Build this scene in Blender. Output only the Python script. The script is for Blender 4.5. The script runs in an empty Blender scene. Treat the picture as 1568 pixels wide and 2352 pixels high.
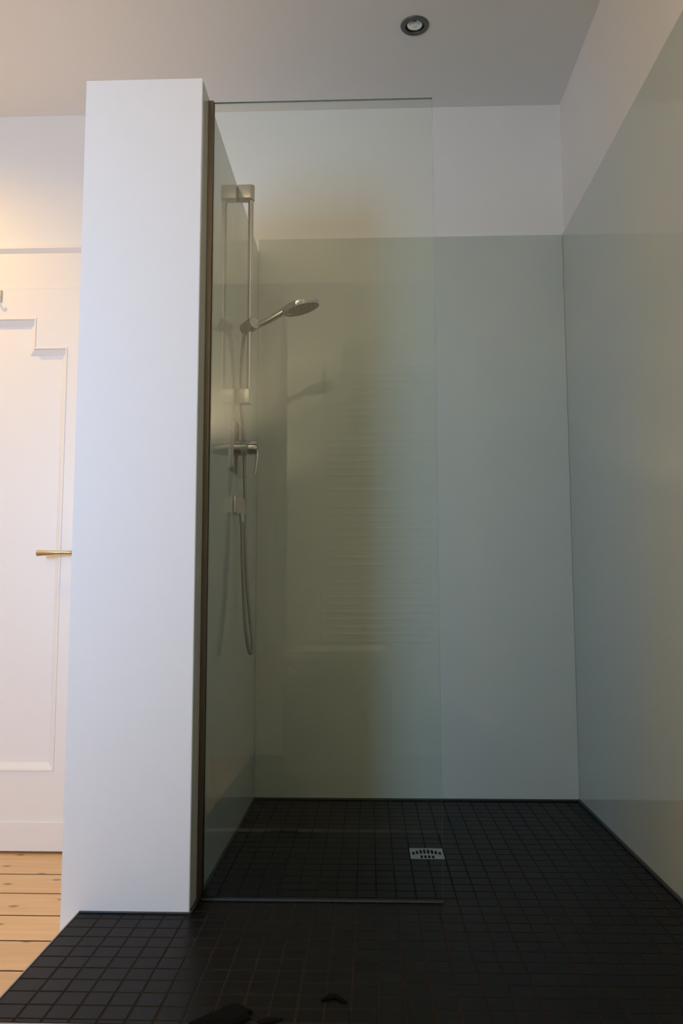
import bpy, bmesh, math, random
from mathutils import Vector, Matrix

random.seed(7)
scene = bpy.context.scene
col = scene.collection

# ---------------------------------------------------------------- camera
FPX, PITCH, YAW, ROLL = 1865.58, 0.1014, 0.0341, -0.0020
CAM = Vector((0.4491, -2.1763, 0.7839))


def cam_dir(a, b):
    """direction of the image point (a right, b down), focal length 1"""
    c, s = math.cos(ROLL), math.sin(ROLL)
    a, b = a * c + b * s, -a * s + b * c
    x, u = a, -b
    y = math.cos(PITCH) - u * math.sin(PITCH)
    z = math.sin(PITCH) + u * math.cos(PITCH)
    c, s = math.cos(YAW), math.sin(YAW)
    return Vector((x * c - y * s, x * s + y * c, z))


fwd = cam_dir(0, 0).normalized()
right = (cam_dir(1, 0) - cam_dir(0, 0)).normalized()
up = (cam_dir(0, -1) - cam_dir(0, 0)).normalized()
cd = bpy.data.cameras.new('camera')
cam = bpy.data.objects.new('camera', cd)
col.objects.link(cam)
cd.sensor_fit = 'VERTICAL'
cd.sensor_height = 22.3
cd.sensor_width = 14.9
cd.lens = FPX * 22.3 / 2352
cd.clip_start = 0.02
M = Matrix((right, up, -fwd)).transposed().to_4x4()
M.translation = CAM
cam.matrix_world = M
scene.camera = cam

# ---------------------------------------------------------------- world, light, exposure
SKY = (0.52, 0.68, 1.0)
w = bpy.data.worlds.new('sky')
scene.world = w
w.use_nodes = True
bg = w.node_tree.nodes['Background']
bg.inputs[0].default_value = (*SKY, 1)
bg.inputs[1].default_value = 1.0

scene.view_settings.view_transform = 'Standard'
scene.view_settings.look = 'None'
scene.view_settings.gamma = 1.0
scene.view_settings.use_curve_mapping = False
scene.view_settings.exposure = 0.0
scene.cycles.max_bounces = 16
scene.cycles.diffuse_bounces = 9
scene.cycles.transparent_max_bounces = 12

# room (metres; z = 0 is the tiled shower floor, x = 0 the clad partition, y = 0 the glass screen)
YB = 1.040      # back wall
XR = 1.2443     # right cladding
HZ = 2.813      # ceiling
ZF = -0.203     # wooden floor
XL = -2.6       # far left wall
YR = -2.95      # wall behind the camera
YP = -0.0926    # front of the partition
XP = -0.3226    # left face of the partition
HP = 2.195      # partition height
HC = 2.246      # cladding height
WIN = (-1.78, -1.06, 0.95, 1.95)   # window in the rear wall: x0, x1, z0, z1

# daylight entering through the window behind the camera
al = bpy.data.lights.new('window_daylight', 'AREA')
al.shape = 'RECTANGLE'
al.size = WIN[1] - WIN[0] - 0.02
al.size_y = WIN[3] - WIN[2] - 0.02
al.energy = 28.0
al.color = (0.36, 0.61, 1.0)
al.spread = math.radians(90)      # the sky outside sends its light in and slightly down
alo = bpy.data.objects.new('window_daylight', al)
col.objects.link(alo)
alo.location = ((WIN[0] + WIN[1]) / 2, YR - 0.16, (WIN[2] + WIN[3]) / 2)
# area lights shine along local -Z: turn it into the room
alo.rotation_euler = Vector((0.16, 1, -0.13)).to_track_quat('-Z', 'Y').to_euler()

WARM = (1.0, 0.54, 0.05)
SPOT_W = 54.0
UPLIGHT = (1.0, 0.785, 0.47)
UPLIGHT_W = 98.0


# ---------------------------------------------------------------- materials
def mat(name, color, rough=0.5, metal=0.0, spec=0.5, coat=0.0, coat_rough=0.03, bump=None, vary=None):
    m = bpy.data.materials.new(name)
    m.use_nodes = True
    nt = m.node_tree
    b = nt.nodes['Principled BSDF']
    b.inputs['Base Color'].default_value = (*color, 1)
    b.inputs['Roughness'].default_value = rough
    b.inputs['Metallic'].default_value = metal
    b.inputs['Specular IOR Level'].default_value = spec
    b.inputs['Coat Weight'].default_value = coat
    b.inputs['Coat Roughness'].default_value = coat_rough
    if bump or vary:
        tc = nt.nodes.new('ShaderNodeTexCoord')
    if bump:
        sc, st = bump
        n = nt.nodes.new('ShaderNodeTexNoise')
        n.inputs['Scale'].default_value = sc
        n.inputs['Detail'].default_value = 4
        nt.links.new(tc.outputs['Object'], n.inputs['Vector'])
        bp = nt.nodes.new('ShaderNodeBump')
        bp.inputs['Strength'].default_value = st
        bp.inputs['Distance'].default_value = 0.002
        nt.links.new(n.outputs['Fac'], bp.inputs['Height'])
        nt.links.new(bp.outputs['Normal'], b.inputs['Normal'])
    if vary:
        sc, amt = vary
        n = nt.nodes.new('ShaderNodeTexNoise')
        n.inputs['Scale'].default_value = sc
        n.inputs['Detail'].default_value = 3
        nt.links.new(tc.outputs['Object'], n.inputs['Vector'])
        r = nt.nodes.new('ShaderNodeMapRange')
        r.inputs['To Min'].default_value = 1 - amt
        r.inputs['To Max'].default_value = 1 + amt
        nt.links.new(n.outputs['Fac'], r.inputs['Value'])
        h = nt.nodes.new('ShaderNodeHueSaturation')
        h.inputs['Color'].default_value = (*color, 1)
        nt.links.new(r.outputs['Result'], h.inputs['Value'])
        nt.links.new(h.outputs['Color'], b.inputs['Base Color'])
    return m


def tile_material():
    m = mat('dark_tile', (0.0042, 0.004, 0.0039), 0.42, spec=0.15)
    nt = m.node_tree
    b = nt.nodes['Principled BSDF']
    oi = nt.nodes.new('ShaderNodeObjectInfo')
    tc = nt.nodes.new('ShaderNodeTexCoord')
    n = nt.nodes.new('ShaderNodeTexNoise')
    n.inputs['Scale'].default_value = 60
    n.inputs['Detail'].default_value = 5
    nt.links.new(tc.outputs['Object'], n.inputs['Vector'])
    a = nt.nodes.new('ShaderNodeMath'); a.operation = 'MULTIPLY_ADD'
    nt.links.new(oi.outputs['Random'], a.inputs[0]); a.inputs[1].default_value = 0.35
    nt.links.new(n.outputs['Fac'], a.inputs[2])
    r = nt.nodes.new('ShaderNodeMapRange')
    r.inputs['From Min'].default_value = 0.3; r.inputs['From Max'].default_value = 1.05
    r.inputs['To Min'].default_value = 0.8; r.inputs['To Max'].default_value = 1.25
    nt.links.new(a.outputs[0], r.inputs['Value'])
    h = nt.nodes.new('ShaderNodeHueSaturation')
    h.inputs['Color'].default_value = (0.0042, 0.004, 0.0039, 1)
    nt.links.new(r.outputs['Result'], h.inputs['Value'])
    nt.links.new(h.outputs['Color'], b.inputs['Base Color'])
    bp = nt.nodes.new('ShaderNodeBump')
    bp.inputs['Strength'].default_value = 0.12; bp.inputs['Distance'].default_value = 0.001
    nt.links.new(n.outputs['Fac'], bp.inputs['Height'])
    nt.links.new(bp.outputs['Normal'], b.inputs['Normal'])
    return m


def wood_material():
    m = mat('pine_board', (0.6, 0.36, 0.17), 0.42, spec=0.35)
    nt = m.node_tree
    L = nt.links
    b = nt.nodes['Principled BSDF']
    tc = nt.nodes.new('ShaderNodeTexCoord')
    oi = nt.nodes.new('ShaderNodeObjectInfo')
    off = nt.nodes.new('ShaderNodeVectorMath'); off.operation = 'SCALE'
    comb = nt.nodes.new('ShaderNodeCombineXYZ')
    L.new(oi.outputs['Random'], comb.inputs[0]); L.new(oi.outputs['Random'], comb.inputs[2])
    L.new(comb.outputs[0], off.inputs[0]); off.inputs['Scale'].default_value = 17.0
    add = nt.nodes.new('ShaderNodeVectorMath'); add.operation = 'ADD'
    L.new(tc.outputs['Object'], add.inputs[0]); L.new(off.outputs[0], add.inputs[1])
    mp = nt.nodes.new('ShaderNodeMapping')
    mp.inputs['Scale'].default_value = (1.2, 16, 16)
    L.new(add.outputs[0], mp.inputs['Vector'])
    n = nt.nodes.new('ShaderNodeTexNoise')
    n.inputs['Scale'].default_value = 2.2; n.inputs['Detail'].default_value = 6; n.inputs['Distortion'].default_value = 0.6
    L.new(mp.outputs[0], n.inputs['Vector'])
    cr = nt.nodes.new('ShaderNodeValToRGB')
    cr.color_ramp.elements[0].position = 0.25; cr.color_ramp.elements[0].color = (0.66, 0.42, 0.20, 1)
    cr.color_ramp.elements[1].position = 0.75; cr.color_ramp.elements[1].color = (0.78, 0.53, 0.28, 1)
    L.new(n.outputs['Fac'], cr.inputs['Fac'])
    # knots
    mk = nt.nodes.new('ShaderNodeMapping'); mk.inputs['Scale'].default_value = (4.6, 8.0, 0.0)
    L.new(add.outputs[0], mk.inputs['Vector'])
    v = nt.nodes.new('ShaderNodeTexVoronoi'); v.inputs['Scale'].default_value = 1.0; v.voronoi_dimensions = '2D'
    L.new(mk.outputs[0], v.inputs['Vector'])
    kr = nt.nodes.new('ShaderNodeMapRange')
    kr.inputs['From Min'].default_value = 0.035; kr.inputs['From Max'].default_value = 0.10
    kr.inputs['To Min'].default_value = 0.75; kr.inputs['To Max'].default_value = 0.0
    L.new(v.outputs['Distance'], kr.inputs['Value'])
    sepc = nt.nodes.new('ShaderNodeSeparateColor')
    L.new(v.outputs['Color'], sepc.inputs[0])
    pick = nt.nodes.new('ShaderNodeMath'); pick.operation = 'GREATER_THAN'; pick.inputs[1].default_value = 0.4
    L.new(sepc.outputs[0], pick.inputs[0])
    kn = nt.nodes.new('ShaderNodeMath'); kn.operation = 'MULTIPLY'
    L.new(kr.outputs['Result'], kn.inputs[0]); L.new(pick.outputs[0], kn.inputs[1])
    mx = nt.nodes.new('ShaderNodeMix'); mx.data_type = 'RGBA'
    L.new(kn.outputs[0], mx.inputs[0])
    L.new(cr.outputs['Color'], mx.inputs[6]); mx.inputs[7].default_value = (0.20, 0.10, 0.045, 1)
    hs = nt.nodes.new('ShaderNodeHueSaturation')
    mr = nt.nodes.new('ShaderNodeMapRange'); mr.inputs['To Min'].default_value = 0.92; mr.inputs['To Max'].default_value = 1.06
    L.new(oi.outputs['Random'], mr.inputs['Value']); L.new(mr.outputs['Result'], hs.inputs['Value'])
    L.new(mx.outputs[2], hs.inputs['Color'])
    L.new(hs.outputs['Color'], b.inputs['Base Color'])
    return m


def glass_material(name, tint, ior=1.5):
    m = bpy.data.materials.new(name)
    m.use_nodes = True
    nt = m.node_tree
    for n in list(nt.nodes):
        nt.nodes.remove(n)
    out = nt.nodes.new('ShaderNodeOutputMaterial')
    t = nt.nodes.new('ShaderNodeBsdfTransparent'); t.inputs[0].default_value = (*tint, 1)
    g = nt.nodes.new('ShaderNodeBsdfGlossy'); g.inputs['Roughness'].default_value = 0.0
    f = nt.nodes.new('ShaderNodeFresnel'); f.inputs['IOR'].default_value = ior
    mx = nt.nodes.new('ShaderNodeMixShader')
    nt.links.new(f.outputs[0], mx.inputs[0])
    nt.links.new(t.outputs[0], mx.inputs[1]); nt.links.new(g.outputs[0], mx.inputs[2])
    nt.links.new(mx.outputs[0], out.inputs[0])
    return m


def emission_material(name, color, strength):
    m = bpy.data.materials.new(name)
    m.use_nodes = True
    b = m.node_tree.nodes['Principled BSDF']
    b.inputs['Base Color'].default_value = (*color, 1)
    b.inputs['Emission Color'].default_value = (*color, 1)
    b.inputs['Emission Strength'].default_value = strength
    return m


MT = {
    'paint': mat('white_wall_paint', (0.85, 0.845, 0.83), 0.75, spec=0.25, bump=(180, 0.08)),
    'ceil': mat('ceiling_paint', (0.85, 0.845, 0.83), 0.85, spec=0.2, bump=(160, 0.06)),
    'pier': mat('partition_paint', (0.86, 0.86, 0.86), 0.7, spec=0.25, bump=(200, 0.08)),
    'clad': mat('green_painted_glass', (0.58, 0.635, 0.585), 0.03, spec=0.5),
    'door': mat('door_paint', (0.83, 0.815, 0.79), 0.4, spec=0.4),
    'tile': tile_material(),
    'grout': mat('brown_grout', (0.027, 0.0205, 0.0165), 0.9, spec=0.08, vary=(40, 0.3)),
    'wood': wood_material(),
    'slate': mat('slate_floor', (0.03, 0.03, 0.03), 0.6, vary=(6, 0.25)),
    'under': mat('dark_subfloor', (0.10, 0.058, 0.03), 0.9),
    'chrome': mat('chrome', (0.56, 0.56, 0.58), 0.10, metal=1.0),
    'chrome_satin': mat('satin_chrome', (0.50, 0.50, 0.52), 0.20, metal=1.0),
    'chrome_dark': mat('shaded_chrome', (0.20, 0.20, 0.195), 0.25, metal=1.0),
    'satin_light': mat('pale_satin_button', (0.62, 0.61, 0.60), 0.4, metal=0.3),
    'hose': mat('metal_hose', (0.30, 0.29, 0.29), 0.33, metal=1.0),
    'nozzle': mat('dark_spray_face', (0.10, 0.105, 0.10), 0.5),
    'alu': mat('bronze_aluminium', (0.17, 0.145, 0.12), 0.30, metal=1.0),
    'alu_light': mat('pale_aluminium', (0.36, 0.35, 0.335), 0.5, metal=0.2),
    'silicone': mat('dark_silicone', (0.03, 0.029, 0.028), 0.5),
    'silicone_grey': mat('grey_silicone', (0.040, 0.036, 0.033), 0.7),
    'brass': mat('aged_brass', (0.46, 0.34, 0.18), 0.32, metal=1.0),
    'steel': mat('brushed_steel', (0.50, 0.53, 0.54), 0.35, metal=1.0),
    'nickel': mat('dark_nickel', (0.13, 0.14, 0.14), 0.35, metal=0.9),
    'black': mat('black_blob', (0.004, 0.004, 0.004), 0.9, spec=0.1),
    'hole': mat('slot_shade_black', (0.004, 0.004, 0.004), 0.9),
    'bulb': mat('reflector_bulb', (0.85, 0.86, 0.84), 0.08, metal=0.85),
    'bulb_on': emission_material("lit_bulb", (1.0, 0.62, 0.3), 15.0),
    'ceramic': mat('white_ceramic', (0.82, 0.82, 0.81), 0.1),
    'cabinet': mat('grey_cabinet_paint', (0.26, 0.26, 0.245), 0.5),
    'enamel': mat('white_enamel', (0.82, 0.82, 0.82), 0.25),
    'glass': glass_material('clear_green_glass', (0.955, 0.985, 0.965)),
    'glass_edge': mat('glass_edge_green', (0.36, 0.40, 0.34), 0.2),
    'pane': glass_material('window_glass', (0.99, 0.99, 0.99)),
}


# ---------------------------------------------------------------- helpers
def tag(o, label=None, category=None, group=None, kind=None):
    if label: o['label'] = label
    if category: o['category'] = category
    if group: o['group'] = group
    if kind: o['kind'] = kind
    return o


def link(name, mesh, parent=None, loc=None):
    o = bpy.data.objects.new(name, mesh)
    col.objects.link(o)
    if parent: o.parent = parent
    if loc is not None: o.location = loc
    return o


def empty(name, loc=(0, 0, 0)):
    o = bpy.data.objects.new(name, None)
    o.empty_display_size = 0.05
    col.objects.link(o)
    o.location = loc
    return o


def finish(name, bm, m, parent=None, smooth=False):
    """bm is in world coordinates; the parents sit unrotated, so subtract their location"""
    bmesh.ops.recalc_face_normals(bm, faces=bm.faces)
    off = Vector((0, 0, 0))
    q = parent
    while q:
        off += q.location
        q = q.parent
    if off.length > 0:
        bmesh.ops.translate(bm, verts=bm.verts, vec=-off)
    me = bpy.data.meshes.new(name)
    bm.to_mesh(me)
    bm.free()
    me.materials.append(MT[m] if isinstance(m, str) else m)
    if smooth:
        for p in me.polygons: p.use_smooth = True
        try:
            me.set_sharp_from_angle(angle=math.radians(35))
        except Exception:
            pass
    return link(name, me, parent)


def add_box(bm, a, b, bevel=0.0, seg=2):
    x0, y0, z0 = a; x1, y1, z1 = b
    r = bmesh.ops.create_cube(bm, size=1.0)
    vs = r['verts']
    for v in vs:
        v.co = Vector((x0 if v.co.x < 0 else x1, y0 if v.co.y < 0 else y1, z0 if v.co.z < 0 else z1))
    if bevel > 0:
        es = list({e for v in vs for e in v.link_edges})
        bmesh.ops.bevel(bm, geom=es, offset=bevel, segments=seg, affect='EDGES', clamp_overlap=True, profile=0.5)


def box(name, a, b, m, parent=None, bevel=0.0, seg=2, smooth=False):
    bm = bmesh.new()
    add_box(bm, a, b, bevel, seg)
    return finish(name, bm, m, parent, smooth)


def frame_of(d):
    d = Vector(d).normalized()
    h = Vector((0, 0, 1)) if abs(d.z) < 0.9 else Vector((1, 0, 0))
    u = d.cross(h).normalized()
    return d, u, d.cross(u).normalized()


def add_lathe(bm, origin, axis, prof, n=32):
    """prof: list of (radius, distance along the axis); closed at both ends when the radius is 0"""
    d, u, v = frame_of(axis)
    o = Vector(origin)
    rings = []
    for r, t in prof:
        if r < 1e-6:
            rings.append([bm.verts.new(o + d * t)])
        else:
            rings.append([bm.verts.new(o + d * t + (u * math.cos(2 * math.pi * k / n) + v * math.sin(2 * math.pi * k / n)) * r) for k in range(n)])
    for A, B in zip(rings, rings[1:]):
        for k in range(n):
            l = (k + 1) % n
            if len(A) == 1 and len(B) == 1: continue
            if len(A) == 1: bm.faces.new((A[0], B[k], B[l]))
            elif len(B) == 1: bm.faces.new((A[k], A[l], B[0]))
            else: bm.faces.new((A[k], A[l], B[l], B[k]))


def lathe(name, origin, axis, prof, m, parent=None, n=32):
    bm = bmesh.new()
    add_lathe(bm, origin, axis, prof, n)
    return finish(name, bm, m, parent, True)


def spline(pts, n):
    P = [Vector(p) for p in pts]
    P = [P[0] * 2 - P[1]] + P + [P[-1] * 2 - P[-2]]
    out = []
    for i in range(1, len(P) - 2):
        for k in range(n):
            t = k / n
            p0, p1, p2, p3 = P[i - 1:i + 3]
            out.append(0.5 * ((2 * p1) + (p2 - p0) * t + (2 * p0 - 5 * p1 + 4 * p2 - p3) * t * t + (-p0 + 3 * p1 - 3 * p2 + p3) * t ** 3))
    out.append(P[-2])
    return out


def add_tube(bm, pts, radius, n=12, ridge=0.0):
    rings = []
    t0 = (pts[1] - pts[0]).normalized()
    _, u, v = frame_of(t0)
    for i, p in enumerate(pts):
        a = pts[max(i - 1, 0)]; b = pts[min(i + 1, len(pts) - 1)]
        t = (b - a).normalized()
        u = (u - t * u.dot(t)).normalized()
        v = t.cross(u)
        r = radius(i / (len(pts) - 1)) if callable(radius) else radius
        if ridge and i % 2: r *= 1 - ridge
        rings.append([bm.verts.new(p + (u * math.cos(2 * math.pi * k / n) + v * math.sin(2 * math.pi * k / n)) * r) for k in range(n)])
    for A, B in zip(rings, rings[1:]):
        for k in range(n):
            bm.faces.new((A[k], A[(k + 1) % n], B[(k + 1) % n], B[k]))
    bm.faces.new(rings[0][::-1]); bm.faces.new(rings[-1])


def add_prism(bm, poly, axis, lo, hi):
    """poly: 2-D outline in the two other axes (in xyz order), pushed from lo to hi along the axis"""
    def pt(a, b, c):
        return {0: (c, a, b), 1: (a, c, b), 2: (a, b, c)}[axis]
    A = [bm.verts.new(pt(a, b, lo)) for a, b in poly]
    B = [bm.verts.new(pt(a, b, hi)) for a, b in poly]
    n = len(poly)
    bm.faces.new(A); bm.faces.new(B[::-1])
    for k in range(n):
        bm.faces.new((A[k], B[k], B[(k + 1) % n], A[(k + 1) % n]))


def plate_with_hole(bm, axis, lo, hi, outer, hole):
    """slab of thickness lo..hi along the axis, with one rectangular hole; outer/hole = (a0, a1, b0, b1)"""
    a0, a1, b0, b1 = outer; c0, c1, d0, d1 = hole
    def pt(a, b, c):
        return {0: (c, a, b), 1: (a, c, b), 2: (a, b, c)}[axis]
    V = []
    for c in (lo, hi):
        V.append([bm.verts.new(pt(a, b, c)) for a, b in ((a0, b0), (a1, b0), (a1, b1), (a0, b1), (c0, d0), (c1, d0), (c1, d1), (c0, d1))])
    for S in V:
        for k in range(4):
            l = (k + 1) % 4
            bm.faces.new((S[k], S[l], S[4 + l], S[4 + k]))
    A, B = V
    for base in (0, 4):
        for k in range(4):
            l = (k + 1) % 4
            bm.faces.new((A[base + k], A[base + l], B[base + l], B[base + k]))


# ================================================================ THE ROOM
T = 0.15
LAMP = (0.622, 0.551)      # downlight in the shower
bm = bmesh.new()
plate_with_hole(bm, 2, HZ, HZ + 0.12, (XL - T, XR + 0.008 + T, YR - T, YB + T),
                (LAMP[0] - 0.033, LAMP[0] + 0.033, LAMP[1] - 0.033, LAMP[1] + 0.033))
tag(finish('ceiling', bm, 'ceil'), 'plain white ceiling above the shower and the room', 'ceiling', kind='structure')

tag(box('wall_back', (XL - T, YB + 0.008, ZF - 0.1), (XR + 0.008 + T, YB + T, HZ), 'paint'),
    'white painted wall behind the shower and the panelled door', 'wall', kind='structure')
tag(box('wall_right', (XR + 0.008, YR - T, ZF - 0.1), (XR + 0.008 + T, YB + 0.008, HZ), 'paint'),
    'white painted wall strip above the right green glass panels', 'wall', kind='structure')
tag(box('wall_left', (XL - T, YR, ZF - 0.1), (XL, YB + 0.008, HZ), 'paint'),
    'white painted wall on the far left, out of frame', 'wall', kind='structure')
bm = bmesh.new()
plate_with_hole(bm, 1, YR - T, YR, (XL - T, XR + 0.008, ZF - 0.1, HZ), WIN)
tag(finish('wall_rear', bm, 'paint'), 'white painted wall behind the camera with a window', 'wall', kind='structure')

bm = bmesh.new()
add_prism(bm, [(XP, YP), (-0.0025, YP), (-0.0006, YP + 0.0012), (0.0, YP + 0.004), (-0.006, YP + 0.004), (-0.006, YB + 0.008), (XP, YB + 0.008)], 2, ZF, HP)
tag(finish('wall_partition', bm, 'pier'),
    'thick white partition pier beside the glass screen, short of the ceiling', 'wall', kind='structure')

# window behind the camera
win = empty('window_1', ((WIN[0] + WIN[1]) / 2, YR - 0.075, WIN[2]))
tag(win, 'white framed window behind the camera lighting the pier', 'window', kind='structure')
x0, x1, z0, z1 = WIN
for a, b in (((x0, z0), (x0 + 0.05, z1)), ((x1 - 0.05, z0), (x1, z1)), ((x0 + 0.05, z0), (x1 - 0.05, z0 + 0.05)),
             ((x0 + 0.05, z1 - 0.05), (x1 - 0.05, z1))):
    box('window_frame', (a[0], YR - 0.11, a[1]), (b[0], YR - 0.05, b[1]), 'enamel', win, 0.004)
box('pane', (x0 + 0.05, YR - 0.084, z0 + 0.05), (x1 - 0.05, YR - 0.078, z1 - 0.05), 'pane', win)
box('window_sill', (x0 + 0.002, YR - 0.05, z0), (x1 - 0.002, YR + 0.05, z0 + 0.022), 'enamel', win, 0.004)

# ---------------------------------------------------------------- wooden floor, board by board
fl = tag(empty('floor', (0, 0, ZF)), 'honey coloured pine board floor beside the raised shower', 'floor', kind='structure')
box('subfloor', (XL, YR, ZF - 0.10), (XR + 0.008, YB + 0.008, ZF - 0.018), 'under', fl)
edges = [YB + 0.008, 0.788]
while edges[-1] > YR + 0.05:
    edges.append(max(edges[-1] - 0.1835 + random.uniform(-0.003, 0.003), YR))
for i in range(len(edges) - 1):
    hi, lo = edges[i], edges[i + 1]
    if hi - lo < 0.02: continue
    # boards under the platform and the partition stop against them
    rx = XP if hi > YP else -0.283
    bd = box('floor_board', (XL, lo + 0.0027, ZF - 0.018), (rx - 0.001, hi - 0.0027, ZF), 'wood', fl, 0.001, 1)
    bd.data.materials.append(MT['under'])          # darker side faces along the joints
    for p in bd.data.polygons:
        if abs(p.normal.y) > 0.6: p.material_index = 1

tag(box('floor_front', (-0.283, YR, ZF - 0.018), (XR + 0.008, -0.6415, ZF), 'slate'), 'dark slate coloured bathroom floor in front of the platform, out of frame', 'floor', kind='structure')
# ---------------------------------------------------------------- tiled shower platform
PT = 0.052
JT = 0.0037
cX = lambda c: (c + 1.8918) * PT
rY = lambda r: (r - 10.4885) * PT
XPL, YPF = -0.2760, -0.6125        # left and front edge of the tiling
XT1 = XR - 0.0015
YT1 = YB - 0.0015
plat = tag(empty('floor_shower', (0.5, 0, ZF)), 'raised shower floor of small square black mosaic tiles', 'shower floor', kind='structure')
bm = bmesh.new()
add_prism(bm, [(XPL, YPF), (XR, YPF), (XR, YB), (0.0, YB), (0.0, YP), (XPL, YP)], 2, -0.03, -0.0009)
finish('grout_bed', bm, 'grout', plat)
bm = bmesh.new()
add_prism(bm, [(XPL - 0.002, YPF - 0.028), (XR, YPF - 0.028), (XR, YB), (0.0, YB), (0.0, YP - 0.0005), (XPL - 0.002, YP - 0.0005)], 2, ZF, -0.03)
finish('riser', bm, 'paint', plat)
box('front_trim', (XPL - 0.004, YPF - 0.030, -0.03), (XR, YPF, 0.0005), 'alu_light', plat, 0.002)
box('edge_trim', (XPL - 0.004, YPF, -0.03), (XPL, YP - 0.0005, 0.0008), 'alu_light', plat, 0.0008, 1)

DR0, DR1, DC0, DC1 = 17, 19, 9, 11          # tiles left out for the drain
tiles = []
rows = [(-1 - 0.29, -1)] + [(r, r + 1) for r in range(-1, 30)] + [(30, 30.48)]
cols_ = [(-7.2, -6)] + [(c, c + 1) for c in range(-6, -2)] + [(c, c + 1) for c in range(-2, 22)]
for r0, r1 in rows:
    for c0, c1 in cols_:
        ya, yb = max(rY(r0), YPF), min(rY(r1), YT1)
        xa, xb = max(cX(c0), XPL), min(cX(c1), XT1)
        if c1 <= -2:
            if ya > YP - 0.012: continue
            yb = min(yb, YP)
        if c0 == -2 and yb > YP: xa = max(xa, 0.0)
        if DC0 <= c0 < DC1 and DR0 <= r0 < DR1: continue
        if xb - xa < 0.012 or yb - ya < 0.010: continue
        tiles.append((xa + JT / 2, ya + JT / 2, xb - JT / 2, yb - JT / 2))


def shows(t):
    """how large a tile shows in the photograph's frame"""
    p = Vector(((t[0] + t[2]) / 2, (t[1] + t[3]) / 2, 0)) - CAM
    d = p.dot(fwd)
    u, v = 784 + FPX * p.dot(right) / d, 1176 - FPX * p.dot(up) / d
    if not (-20 < u < 1588 and v < 2372): return 0
    return (t[2] - t[0]) * (t[3] - t[1]) / d ** 3


def tile_mesh_into(bm, xa, ya, xb, yb, z=0.0):
    e = 0.0012
    low = [bm.verts.new(q) for q in ((xa, ya, z - 0.006), (xb, ya, z - 0.006), (xb, yb, z - 0.006), (xa, yb, z - 0.006))]
    mid = [bm.verts.new(q) for q in ((xa, ya, z - e), (xb, ya, z - e), (xb, yb, z - e), (xa, yb, z - e))]
    top = [bm.verts.new(q) for q in ((xa + e, ya + e, z), (xb - e, ya + e, z), (xb - e, yb - e, z), (xa + e, yb - e, z))]
    for A, B in ((low, mid), (mid, top)):
        for k in range(4):
            bm.faces.new((A[k], A[(k + 1) % 4], B[(k + 1) % 4], B[k]))
    bm.faces.new(top)


tiles.sort(key=shows, reverse=True)
cache = {}
for t in tiles[:300]:
    sx, sy = round(t[2] - t[0], 4), round(t[3] - t[1], 4)
    if (sx, sy) not in cache:
        bm = bmesh.new()
        tile_mesh_into(bm, -sx / 2, -sy / 2, sx / 2, sy / 2)
        bmesh.ops.recalc_face_normals(bm, faces=bm.faces)
        me = bpy.data.meshes.new('tile'); bm.to_mesh(me); bm.free()
        me.materials.append(MT['tile'])
        cache[(sx, sy)] = me
    o = link('tile', cache[(sx, sy)], plat)
    o.location = ((t[0] + t[2]) / 2 - 0.5, (t[1] + t[3]) / 2, -ZF + random.uniform(-0.0003, 0.0002))
    o.rotation_euler = (random.uniform(-0.003, 0.003), random.uniform(-0.003, 0.003), random.uniform(-0.004, 0.004))
bm = bmesh.new()
for t in tiles[300:]:
    tile_mesh_into(bm, *t, z=random.uniform(-0.0003, 0.0002))
tag(finish('tile_field', bm, 'tile', plat), kind='stuff')

# ---------------------------------------------------------------- green back-painted glass cladding
g = 'green glass panels of the shower walls'
tag(box('glass_wall_panel', (0.0, YB, 0.006), (XR, YB + 0.008, HC), 'clad', bevel=0.0008, seg=1),
    'pale green back-painted glass panel covering the shower back wall', 'wall panel', g)
tag(box('glass_wall_panel', (XR, 0.0633, 0.006), (XR + 0.008, YB - 0.001, HC), 'clad'),
    'pale green glass panel on the right wall next to the back corner', 'wall panel', g)
tag(box('glass_wall_panel', (XR, -1.6, 0.006 + 0.002), (XR + 0.008, 0.0630, HC), 'clad'),
    'pale green glass panel on the right wall nearest the camera', 'wall panel', g)
tag(box('glass_wall_panel', (-0.006, YP + 0.0045, 0.006), (0.0, YB - 0.001, HP - 0.003), 'clad', bevel=0.0008, seg=1),
    'pale green glass panel on the partition behind the shower rail', 'wall panel', g)

# dark joints along the foot of the walls
tag(box('trim_1', (0.0, YB - 0.010, -0.001), (XR - 0.008, YB + 0.001, 0.007), 'silicone', bevel=0.003),
    'thin black joint along the foot of the shower back wall', 'trim', kind='structure')
tag(box('trim_2', (XR - 0.010, YPF, -0.001), (XR + 0.001, YB, 0.008), 'silicone', bevel=0.003),
    'thin black joint along the foot of the right wall', 'trim', kind='structure')
tag(box('trim_3', (-0.001, YP, -0.001), (0.007, YB - 0.010, 0.007), 'silicone', bevel=0.003),
    'thin black joint along the foot of the clad partition', 'trim', kind='structure')
tag(box('trim_4', (XPL, YP - 0.0045, -0.001), (-0.001, YP + 0.001, 0.0045), 'silicone', bevel=0.002),
    'thin black joint along the foot of the white pier front', 'trim', kind='structure')

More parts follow.
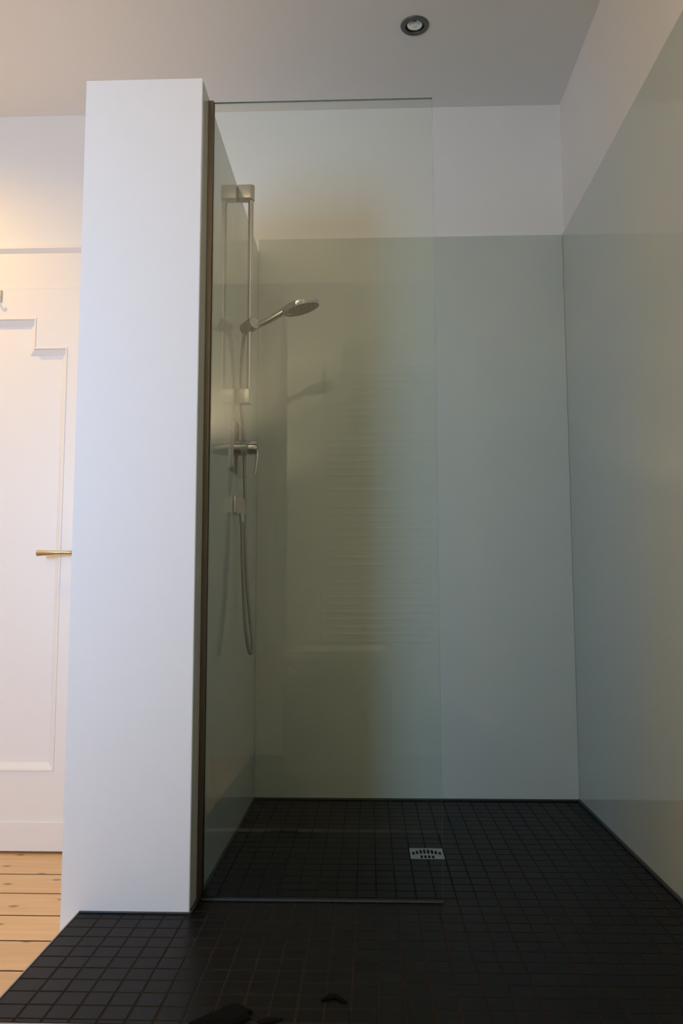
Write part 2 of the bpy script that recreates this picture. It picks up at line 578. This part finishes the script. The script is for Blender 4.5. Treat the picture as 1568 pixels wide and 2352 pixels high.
# ---------------------------------------------------------------- glass screen
GX1, GZ1 = 0.6334, 2.181
gs = tag(empty('shower_screen', (0.3, 0.0, 0.0)), 'frameless clear glass shower screen fixed to the white pier', 'shower screen')
bm = bmesh.new()
add_box(bm, (0.003, -0.004, 0.003), (GX1, 0.004, GZ1))
pane = finish('pane', bm, 'glass', gs)
pane.data.materials.append(MT['glass_edge'])
for p in pane.data.polygons:
    if abs(p.normal.y) < 0.5: p.material_index = 1
ch = bmesh.new()
add_box(ch, (0.0, -0.011, 0.008), (0.014, -0.0045, GZ1 + 0.002), 0.0008, 1)
add_box(ch, (0.0, 0.0045, 0.008), (0.014, 0.011, GZ1 + 0.002), 0.0008, 1)
add_box(ch, (0.0, -0.0045, 0.008), (0.0028, 0.0045, GZ1 + 0.002))
finish('wall_channel', ch, 'alu', gs)
box('silicone_bead', (0.012, -0.0085, 0.0), (GX1, 0.0085, 0.0045), 'silicone_grey', gs, 0.002)

# ================================================================ SHOWER FITTINGS on the partition
RY, RX = 0.505, 0.046
rail = tag(empty('shower_rail', (0.0, RY, 1.42)), 'chrome slide rail with square wall brackets on the green partition', 'shower rail')
lathe('rail_bar', (RX, RY, 1.43), (0, 0, 1), [(0, 0), (0.0095, 0), (0.0095, 0.745), (0, 0.745)], 'chrome_satin', rail, 24)
for zc in (2.170, 1.450):
    b = box('wall_bracket', (0.0005, RY - 0.017, zc - 0.026), (0.050, RY + 0.017, zc + 0.026), 'chrome_satin', rail, 0.004, 3, True)
    lathe('end_cap', (RX, RY, zc - 0.027), (0, 0, 1), [(0, 0), (0.0115, 0), (0.0125, 0.001), (0.0125, 0.053), (0.0115, 0.054), (0, 0.054)], 'chrome_satin', b, 24)

KZ = 1.697
ax = Vector((0.70, -0.68, 0.22)).normalized()
kc = Vector((RX + 0.004, RY - 0.004, KZ))
sl = lathe('slider', kc - ax * 0.036, ax, [(0, 0), (0.020, 0), (0.0230, 0.003), (0.0230, 0.053), (0.0215, 0.056), (0, 0.056)], 'chrome_dark', rail, 32)
lathe('release_button', kc + ax * 0.0195, ax, [(0, 0), (0.0205, 0), (0.0205, 0.002), (0.019, 0.003), (0, 0.003)], 'satin_light', sl, 32)

# hand shower
head_c = Vector((0.2205, RY - 0.01, 1.7575))
hd = Matrix.Rotation(math.radians(-16), 3, 'Y') @ Vector((0, -0.075, 1)).normalized()
hs = tag(empty('hand_shower', (0.2195, RY, 1.70)), 'chrome hand shower with round disc head held on the rail', 'hand shower')
R_ = 0.0645
lathe('shower_head', head_c - hd * 0.010, hd, [(0.0, 0.002), (R_ - 0.004, 0.002), (R_ - 0.003, 0.0), (R_ - 0.001, 0.0005), (R_, 0.003), (R_, 0.015), (R_ - 0.003, 0.019), (R_ * 0.5, 0.022), (0, 0.023)], 'chrome', hs, 48)
face = lathe('spray_face', head_c - hd * 0.0102, hd, [(0, 0), (R_ - 0.0045, 0), (R_ - 0.0045, 0.0015), (0, 0.0015)], 'nozzle', hs, 48)
bm = bmesh.new()
d, u, v = frame_of(hd)
for ring, cnt in ((0.056, 30), (0.044, 24), (0.032, 16), (0.020, 10), (0.008, 5)):
    for k in range(cnt):
        a = 2 * math.pi * k / cnt
        c = head_c - hd * 0.0102 + (u * math.cos(a) + v * math.sin(a)) * ring
        add_lathe(bm, c, -hd, [(0.0016, -0.0005), (0.0011, 0.0025), (0, 0.0028)], 6)
nz = finish('nozzle', bm, 'nozzle', face)
tag(nz, kind='stuff')
A_ = Vector((0.030, RY + 0.006, 1.683)); B_ = Vector((0.166, RY - 0.006, 1.746))
pts = [A_.lerp(B_, k / 14) + Vector((0, 0, -0.004 * math.sin(math.pi * k / 14))) for k in range(15)]
bm = bmesh.new()
add_tube(bm, pts, lambda t: 0.0105 + 0.0035 * t if t < 0.9 else 0.0136, 16)
finish('handle', bm, 'chrome', hs, True)
bm = bmesh.new()
add_tube(bm, [B_ - (B_ - A_).normalized() * 0.012, B_, B_.lerp(head_c, 0.35)], lambda t: 0.013 + 0.004 * t, 16)
finish('handle_collar', bm, 'chrome', hs, True)

# hose
hp = [(0.0285, 0.513, 1.681), (0.024, 0.519, 1.660), (0.0185, 0.5265, 1.615), (0.0145, 0.533, 1.55), (0.0135, 0.536, 1.48), (0.0140, 0.539, 1.42),
      (0.019, 0.549, 1.36), (0.021, 0.556, 1.30), (0.024, 0.558, 1.23), (0.026, 0.560, 1.15), (0.0275, 0.560, 1.05), (0.0295, 0.562, 0.94),
      (0.036, 0.568, 0.82), (0.045, 0.575, 0.71), (0.0530, 0.577, 0.64), (0.0555, 0.565, 0.602), (0.0535, 0.545, 0.591), (0.0505, 0.525, 0.603), (0.045, 0.513, 0.64), (0.039, 0.507, 0.70),
      (0.0335, 0.505, 0.81), (0.028, 0.505, 0.93), (0.0258, 0.505, 1.034)]
hose = empty('shower_hose', (0.055, 0.55, 0.59))
tag(hose, 'grey metal shower hose hanging in a long loop from the hand shower', 'hose')
bm = bmesh.new()
add_tube(bm, spline(hp, 26), 0.0063, 10, ridge=0.10)
finish('hose_tube', bm, 'hose', hose, True)
lathe('hose_nut', (0.0258, 0.505, 1.022), (0, 0, 1), [(0, 0), (0.0075, 0), (0.0088, 0.003), (0.0088, 0.024), (0, 0.024)], 'chrome', hose, 20)
lathe('hose_cone', (0.0242, 0.5187, 1.662), Vector((0.0285 - 0.0242, 0.513 - 0.5187, 0.019)), [(0, 0), (0.0072, 0), (0.0098, 0.021), (0, 0.021)], 'chrome', hose, 20)

# wall outlet elbow
wo = tag(empty('wall_outlet', (0.0, 0.505, 1.08)), 'square chrome hose outlet on the partition below the mixer', 'shower outlet')
box('wall_rose', (0.0003, 0.476, 1.051), (0.008, 0.534, 1.111), 'chrome', wo, 0.0015, 2, True)
bm = bmesh.new()
add_prism(bm, [(0.008, 1.058), (0.030, 1.052), (0.0375, 1.052), (0.0375, 1.075), (0.030, 1.106), (0.008, 1.106)], 1, 0.488, 0.522)
finish('elbow_body', bm, 'chrome', wo)
lathe('outlet_spigot', (0.0258, 0.505, 1.045), (0, 0, 1), [(0, 0), (0.0105, 0), (0.0105, 0.010), (0, 0.010)], 'chrome', wo, 20)

# mixer
mx = tag(empty('shower_mixer', (0.0, 0.51, 1.275)), 'chrome single lever mixer with rectangular plate on the partition', 'shower mixer')
bm = bmesh.new()
yc, zc, hw, hh, rr = 0.515, 1.273, 0.088, 0.088, 0.018
poly = []
for sx, sz, a0 in ((1, 1, 0), (-1, 1, 90), (-1, -1, 180), (1, -1, 270)):
    for k in range(7):
        a = math.radians(a0 + 15 * k)
        poly.append((yc + sx * (hw - rr) + rr * math.cos(a), zc + sz * (hh - rr) + rr * math.sin(a)))
add_prism(bm, poly, 0, 0.0003, 0.009)
finish('cover_plate', bm, 'chrome', mx)
lathe('mixer_body', (0.009, 0.512, 1.276), (1, 0, 0), [(0, 0), (0.027, 0), (0.027, 0.030), (0.0235, 0.032), (0.0235, 0.060), (0.021, 0.066), (0, 0.067)], 'chrome', mx, 36)
lv = bmesh.new()
add_tube(lv, [Vector((0.0745, 0.510, 1.268)), Vector((0.0755, 0.508, 1.24)), Vector((0.071, 0.506, 1.205)), Vector((0.066, 0.505, 1.184))], lambda t: 0.0062 - 0.002 * t, 12)
finish('lever', lv, 'chrome', mx, True)

# ================================================================ DRAIN
dx0, dx1, dy0, dy1 = cX(DC0) + 0.0015, cX(DC1) - 0.0015, rY(DR0) + 0.0015, rY(DR1) - 0.0015
dr = tag(empty('floor_drain', ((dx0 + dx1) / 2, (dy0 + dy1) / 2, 0.0)), 'square steel floor drain with slots set in the black tiles', 'drain')
dcx, dcy = (dx0 + dx1) / 2, (dy0 + dy1) / 2
slots = []
for n, yo, ln, sag in ((8, 0.020, 0.037, 0.016), (4, -0.029, 0.025, 0.006)):
    for k in range(n):
        sx = (k - (n - 1) / 2) * 0.0114
        e = (abs(sx) / 0.04) ** 2
        slots.append((round(dcx + sx, 5), round(dcy + yo - sag * e, 5), 0.0074, ln * (1.1 - 0.35 * e)))
# the plate is a grid of cells cut at every slot's edges; cells inside a slot are left out
xs = sorted({round(q, 5) for s in slots for q in (s[0] - s[2] / 2, s[0] + s[2] / 2)} | {dx0 + 0.001, dx1 - 0.001})
ys = sorted({round(q, 5) for s in slots for q in (s[1] - s[3] / 2, s[1] + s[3] / 2)} | {dy0 + 0.001, dy1 - 0.001})
bm = bmesh.new()
vt = {}
def gv(i, j, z):
    if (i, j, z) not in vt: vt[(i, j, z)] = bm.verts.new((xs[i], ys[j], z))
    return vt[(i, j, z)]
inside = lambda x, y: any(abs(x - s[0]) < s[2] / 2 and abs(y - s[1]) < s[3] / 2 for s in slots)
solid = {(i, j): not inside((xs[i] + xs[i + 1]) / 2, (ys[j] + ys[j + 1]) / 2) for i in range(len(xs) - 1) for j in range(len(ys) - 1)}
zt, zb = 0.0008, -0.0022
for (i, j), s in solid.items():
    if not s: continue
    bm.faces.new((gv(i, j, zt), gv(i + 1, j, zt), gv(i + 1, j + 1, zt), gv(i, j + 1, zt)))
    for di, dj, e in ((-1, 0, ((i, j), (i, j + 1))), (1, 0, ((i + 1, j + 1), (i + 1, j))), (0, -1, ((i + 1, j), (i, j))), (0, 1, ((i, j + 1), (i + 1, j + 1)))):
        if not solid.get((i + di, j + dj), False):
            (a, b), (c, d_) = e
            bm.faces.new((gv(a, b, zt), gv(a, b, zb), gv(c, d_, zb), gv(c, d_, zt)))
finish('grate', bm, 'steel', dr)
bm = bmesh.new()
plate_with_hole(bm, 2, -0.0015, 0.0012, (dx0, dx1, dy0, dy1), (dx0 + 0.003, dx1 - 0.003, dy0 + 0.003, dy1 - 0.003))
finish('drain_frame', bm, 'steel', dr)
box('slot_shade_sheet', (dx0 + 0.001, dy0 + 0.001, -0.0030), (dx1 - 0.001, dy1 - 0.001, -0.0024), 'hole', dr)  # thin black sheet under the grate: the slots' shade put into its colour

# ================================================================ DOWNLIGHTS
def downlight(x, y, label, lit):
    z = HZ
    t = tag(empty('ceiling_downlight', (x, y, z)), label, 'downlight', 'recessed ceiling downlights')
    lathe('bezel', (x, y, z), (0, 0, -1), [(0.0510, 0.0), (0.0510, 0.0015), (0.0485, 0.0050), (0.0400, 0.0062), (0.0345, 0.0050), (0.0315, -0.004), (0.0305, -0.020)], 'nickel', t, 48)
    if lit:
        lathe('bulb', (x, y, z), (0, 0, -1), [(0.0305, 0.0), (0.028, 0.002), (0.0, 0.003)], 'bulb_on', t, 32)
        sp = bpy.data.lights.new('downlight_beam', 'SPOT')
        sp.energy = SPOT_W; sp.color = WARM; sp.spot_size = math.radians(164); sp.spot_blend = 1.0; sp.shadow_soft_size = 0.03
        so = bpy.data.objects.new('downlight_beam', sp)
        col.objects.link(so); so.parent = t
        so.location = (0, 0, -0.035)
    else:
        b = lathe('bulb', (x, y, z), (0, 0, -1), [(0.0300, -0.008), (0.0285, -0.004), (0.0275, 0.0005), (0.024, 0.003), (0.012, 0.0048), (0, 0.005)], 'bulb', t, 32)
        lathe('bulb_cap', (x, y, z), (0, 0, -1), [(0.0085, -0.002), (0.0085, 0.0045), (0.006, 0.006), (0, 0.0062)], 'ceramic', b, 24)


downlight(LAMP[0], LAMP[1], 'small unlit round downlight with dark ring above the shower', False)
downlight(-1.50, 0.36, 'lit warm downlight in front of the panelled door, left of frame', True)

# unseen torchiere added behind the camera to send warm light off the ceiling
TX, TY = -0.65, -2.52
fl_ = tag(empty('added_uplighter', (TX, TY, ZF)), 'unseen uplighter lamp added behind the camera, out of frame', 'floor lamp')
lathe('base', (TX, TY, ZF), (0, 0, 1), [(0, 0), (0.14, 0), (0.14, 0.012), (0.03, 0.03), (0.012, 0.05), (0, 0.05)], 'nickel', fl_, 36)
lathe('pole', (TX, TY, ZF + 0.05), (0, 0, 1), [(0, 0), (0.011, 0), (0.011, 1.63), (0, 1.63)], 'nickel', fl_, 20)
lathe('bowl_shade', (TX, TY, ZF + 1.68), (0, 0, 1), [(0, 0), (0.03, 0.0), (0.10, 0.035), (0.15, 0.09), (0.145, 0.09), (0.095, 0.042), (0.03, 0.010), (0, 0.010)], 'enamel', fl_, 40)
lathe('bulb', (TX, TY, ZF + 1.695), (0, 0, 1), [(0, 0), (0.012, 0), (0.016, 0.03), (0.010, 0.05), (0, 0.052)], 'bulb_on', fl_, 20)
ul = bpy.data.lights.new('uplight_beam', 'SPOT')
ul.energy = UPLIGHT_W; ul.color = UPLIGHT; ul.spot_size = math.radians(152); ul.spot_blend = 0.7; ul.shadow_soft_size = 0.04
ulo = bpy.data.objects.new('uplight_beam', ul)
col.objects.link(ulo); ulo.parent = fl_
ulo.location = (0, 0, 1.81); ulo.rotation_euler = (math.pi, 0, 0)

# ================================================================ DOOR in the back wall, left
DY = 1.016                # face of the door leaf
DX0, DX1, DZ0, DZ1 = -1.50, -0.655, ZF + 0.010, 2.040
door = tag(empty('door_1', (-1.0775, DY, ZF)), 'white panelled door with stepped panel and brass lever beside the pier', 'door', kind='structure')
# leaf with one sunk panel whose upper corners step down
px0, px1, st0, st1 = -1.378, -0.777, -1.245, -0.910
zb_, zs, zt_ = 0.105, 1.792, 1.917
outl = [(px0, zb_), (px1, zb_), (px1, zs), (st1, zs), (st1, zt_), (st0, zt_), (st0, zs), (px0, zs)]
iw = 0.030
inn = [(px0 + iw, zb_ + iw), (px1 - iw, zb_ + iw), (px1 - iw, zs - iw), (st1 - iw, zs - iw), (st1 - iw, zt_ - iw), (st0 + iw, zt_ - iw), (st0 + iw, zs - iw), (px0 + iw, zs - iw)]
bm = bmesh.new()
Y0, Y1, Y2 = DY, DY + 0.022, YB + 0.0078
def vv(l, y): return [bm.verts.new((a, y, b)) for a, b in l]
O = vv(outl, Y0)
C = vv([(DX0, DZ0), (DX1, DZ0), (DX1, DZ1), (DX0, DZ1)], Y0)
bm.faces.new((C[0], C[1], O[1], O[0]))
bm.faces.new((C[1], C[2], O[4], O[3], O[2], O[1]))
bm.faces.new((C[2], C[3], O[5], O[4]))
bm.faces.new((C[3], C[0], O[0], O[7], O[6], O[5]))
Bk = vv([(DX0, DZ0), (DX1, DZ0), (DX1, DZ1), (DX0, DZ1)], Y2)
for k in range(4): bm.faces.new((C[k], C[(k + 1) % 4], Bk[(k + 1) % 4], Bk[k]))
# moulding in two steps
bm.faces.new(Bk)
I1 = vv(inn, Y1)
for k in range(8): bm.faces.new((O[k], O[(k + 1) % 8], I1[(k + 1) % 8], I1[k]))
bm.faces.new(I1)
finish('door_leaf', bm, 'door', door)
# raised bead round the panel and the kick board at the foot
bm = bmesh.new()
bw = 0.007
def off2(l, w):
    res = []
    n = len(l)
    for k in range(n):
        a, b, c = l[k - 1], l[k], l[(k + 1) % n]
        d1 = (b[0] - a[0], b[1] - a[1]); d2 = (c[0] - b[0], c[1] - b[1])
        n1 = (-math.copysign(1, d1[1]) if abs(d1[1]) > 1e-9 else 0, math.copysign(1, d1[0]) if abs(d1[0]) > 1e-9 else 0)
        n2 = (-math.copysign(1, d2[1]) if abs(d2[1]) > 1e-9 else 0, math.copysign(1, d2[0]) if abs(d2[0]) > 1e-9 else 0)
        res.append((b[0] + w * (n1[0] + n2[0]), b[1] + w * (n1[1] + n2[1])))
    return res
A1, A2 = vv(off2(outl, -0.002), Y0 + 0.001), vv(off2(outl, 0.001), Y0 - 0.004)
A3, A4 = vv(off2(outl, 0.006), Y0 - 0.004), vv(off2(outl, 0.009), Y0 + 0.008)
for P_, Q_ in ((A1, A2), (A2, A3), (A3, A4)):
    for k in range(8): bm.faces.new((P_[k], P_[(k + 1) % 8], Q_[(k + 1) % 8], Q_[k]))
finish('panel_bead', bm, 'door', door)
box('kick_board', (DX0 + 0.004, DY - 0.008, DZ0), (DX1 - 0.004, DY, -0.082), 'door', door, 0.003)
hb = box('handle_plate', (-0.722, DY - 0.004, 0.84), (-0.688, DY, 1.00), 'brass', door, 0.0015)
bm = bmesh.new()
add_tube(bm, spline([(-0.705, DY - 0.003, 0.9500), (-0.705, DY - 0.030, 0.9500), (-0.712, DY - 0.045, 0.9500), (-0.765, DY - 0.050, 0.9500), (-0.805, DY - 0.050, 0.9495), (-0.853, DY - 0.047, 0.9480)], 8),
         lambda t: 0.0072 if t < 0.6 else 0.0072 + 0.0045 * (t - 0.6) / 0.4, 12)
finish('lever', bm, 'brass', door, True)

# coat hook near the top of the door
hk = tag(empty('door_hook', (-1.082, DY, 1.984)), 'small grey metal hook plate fixed near the top of the door', 'hook')
box('hook_plate', (-1.107, DY - 0.006, 1.986), (-1.057, DY - 0.0003, 2.036), 'steel', hk, 0.002)
bm = bmesh.new()
add_tube(bm, spline([(-1.082, DY - 0.005, 2.006), (-1.078, DY - 0.022, 2.000), (-1.070, DY - 0.034, 1.993), (-1.063, DY - 0.036, 2.004)], 6), 0.004, 10)
finish('hook_arm', bm, 'chrome', hk, True)

# casing and cap over the door
cs = tag(empty('trim_5', (-1.0775, YB, ZF)), 'white door casing with a small projecting ledge on top', 'door casing', kind='structure')
YC = 1.024
box('casing_head', (DX0 - 0.10, YC, DZ1 + 0.003), (XP - 0.002, YB + 0.007, 2.196), 'door', cs, 0.003)
box('casing_post', (DX0 - 0.10, YC, ZF), (DX0 - 0.003, YB + 0.007, DZ1 + 0.003), 'door', cs, 0.003)
box('casing_post', (DX1 + 0.003, YC, ZF), (DX1 + 0.10, YB + 0.007, DZ1 + 0.003), 'door', cs, 0.003)
bm = bmesh.new()
add_prism(bm, [(YC + 0.002, 2.196), (YB + 0.007, 2.196), (YB + 0.007, 2.226), (YC - 0.014, 2.226), (YC - 0.014, 2.212)], 0, DX0 - 0.12, XP - 0.001)
finish('casing_ledge', bm, 'door', cs)

# ================================================================ BEHIND THE CAMERA, seen as reflections in the glass
rd = tag(empty('towel_radiator', (0.53, YR + 0.07, 0.46)), 'tall white ladder towel radiator reflected faintly in the glass screen', 'radiator')
for x in (0.16, 0.90):
    box('upright', (x - 0.015, YR + 0.055, 0.46), (x + 0.015, YR + 0.085, 2.26), 'enamel', rd, 0.006, 2, True)
bar = None
zs_ = []
z = 0.50
k = 0
while z < 2.23:
    zs_.append(z); k += 1
    z += 0.045 if k % 9 else 0.11
for z in zs_:
    if bar is None:
        bm = bmesh.new()
        add_lathe(bm, (0.175, YR + 0.078, z), (1, 0, 0), [(0, 0), (0.011, 0), (0.011, 0.71), (0, 0.71)], 12)
        bar = finish('radiator_bar', bm, 'enamel', rd, True)
        zb0 = z
    else:
        o = link('radiator_bar', bar.data, rd)
        o.location = (0, 0, z - zb0)
for x in (0.16, 0.90):
    for z in (0.62, 2.05):
        lathe('wall_mount', (x, YR + 0.001, z), (0, 1, 0), [(0, 0), (0.016, 0), (0.012, 0.008), (0.008, 0.055), (0, 0.055)], 'enamel', rd, 16)

ba = tag(empty('washbasin', (0.27, YR, 0.30)), 'white washbasin on a grey cabinet reflected faintly in the glass screen', 'washbasin')
bm = bmesh.new()
ring = lambda w, d_, yb0, z, n=40: [bm.verts.new((0.27 + w * math.copysign(abs(math.cos(a)) ** 0.5, math.cos(a)), yb0 + d_ * math.copysign(abs(math.sin(a)) ** 0.5, math.sin(a)), z)) for a in [2 * math.pi * k / n for k in range(n)]]
cyb = YR + 0.38
R1 = [ring(0.14, 0.12, cyb, 0.302), ring(0.26, 0.21, cyb, 0.37), ring(0.325, 0.258, cyb, 0.43), ring(0.33, 0.26, cyb, 0.475), ring(0.322, 0.252, cyb, 0.482), ring(0.27, 0.19, cyb, 0.480), ring(0.24, 0.17, cyb, 0.44), ring(0.15, 0.10, cyb, 0.385)]
for A, B in zip(R1, R1[1:]):
    for k in range(40): bm.faces.new((A[k], A[(k + 1) % 40], B[(k + 1) % 40], B[k]))
bm.faces.new(R1[0][::-1]); bm.faces.new(R1[-1])
finish('bowl', bm, 'ceramic', ba, True)
box('cabinet', (-0.03, YR + 0.16, ZF), (0.57, cyb + 0.20, 0.30), 'cabinet', ba, 0.004)
for x in (0.12, 0.42):
    box('cabinet_door', (x - 0.142, cyb + 0.2003, ZF + 0.06), (x + 0.142, cyb + 0.217, 0.285), 'cabinet', ba, 0.003)

# ================================================================ SMALL THINGS ON THE TILES
def blob(name, outline, h, label):  # low black mound raised in rings from an outline
    bm = bmesh.new()
    cx_ = sum(p[0] for p in outline) / len(outline); cy_ = sum(p[1] for p in outline) / len(outline)
    rings = []
    for s, z in ((1.0, 0.0005), (0.97, h * 0.55), (0.80, h * 0.95), (0.5, h), (0.25, h * 0.85)):
        rings.append([bm.verts.new((cx_ + (x - cx_) * s, cy_ + (y - cy_) * s, z * (0.85 + 0.3 * random.random()) if s < 1 else z)) for x, y in outline])
    n = len(outline)
    for A, B in zip(rings, rings[1:]):
        for k in range(n): bm.faces.new((A[k], A[(k + 1) % n], B[(k + 1) % n], B[k]))
    bm.faces.new(rings[0][::-1]); bm.faces.new(rings[-1])
    o = finish(name, bm, 'black', None, True)
    return tag(o, label, 'cloth')


blob('black_blob', [(0.112, -0.612), (0.128, -0.596), (0.150, -0.572), (0.166, -0.548), (0.186, -0.537), (0.202, -0.540), (0.211, -0.553), (0.226, -0.566),
                      (0.218, -0.574), (0.224, -0.588), (0.214, -0.602), (0.190, -0.612)], 0.007,
      'low uneven black scrap at the front edge of the tiles')
blob('black_blob', [(0.236, -0.597), (0.252, -0.586), (0.268, -0.582), (0.284, -0.587), (0.276, -0.596), (0.262, -0.604), (0.246, -0.608)], 0.004,
      'narrow black strip beside the crumpled scrap on the tiles')
blob('black_blob', [(0.352, -0.520), (0.350, -0.511), (0.362, -0.494), (0.374, -0.487), (0.386, -0.496), (0.402, -0.521), (0.394, -0.524), (0.378, -0.508), (0.366, -0.515)], 0.004,
      'small bent black scrap lying alone on the tiles')
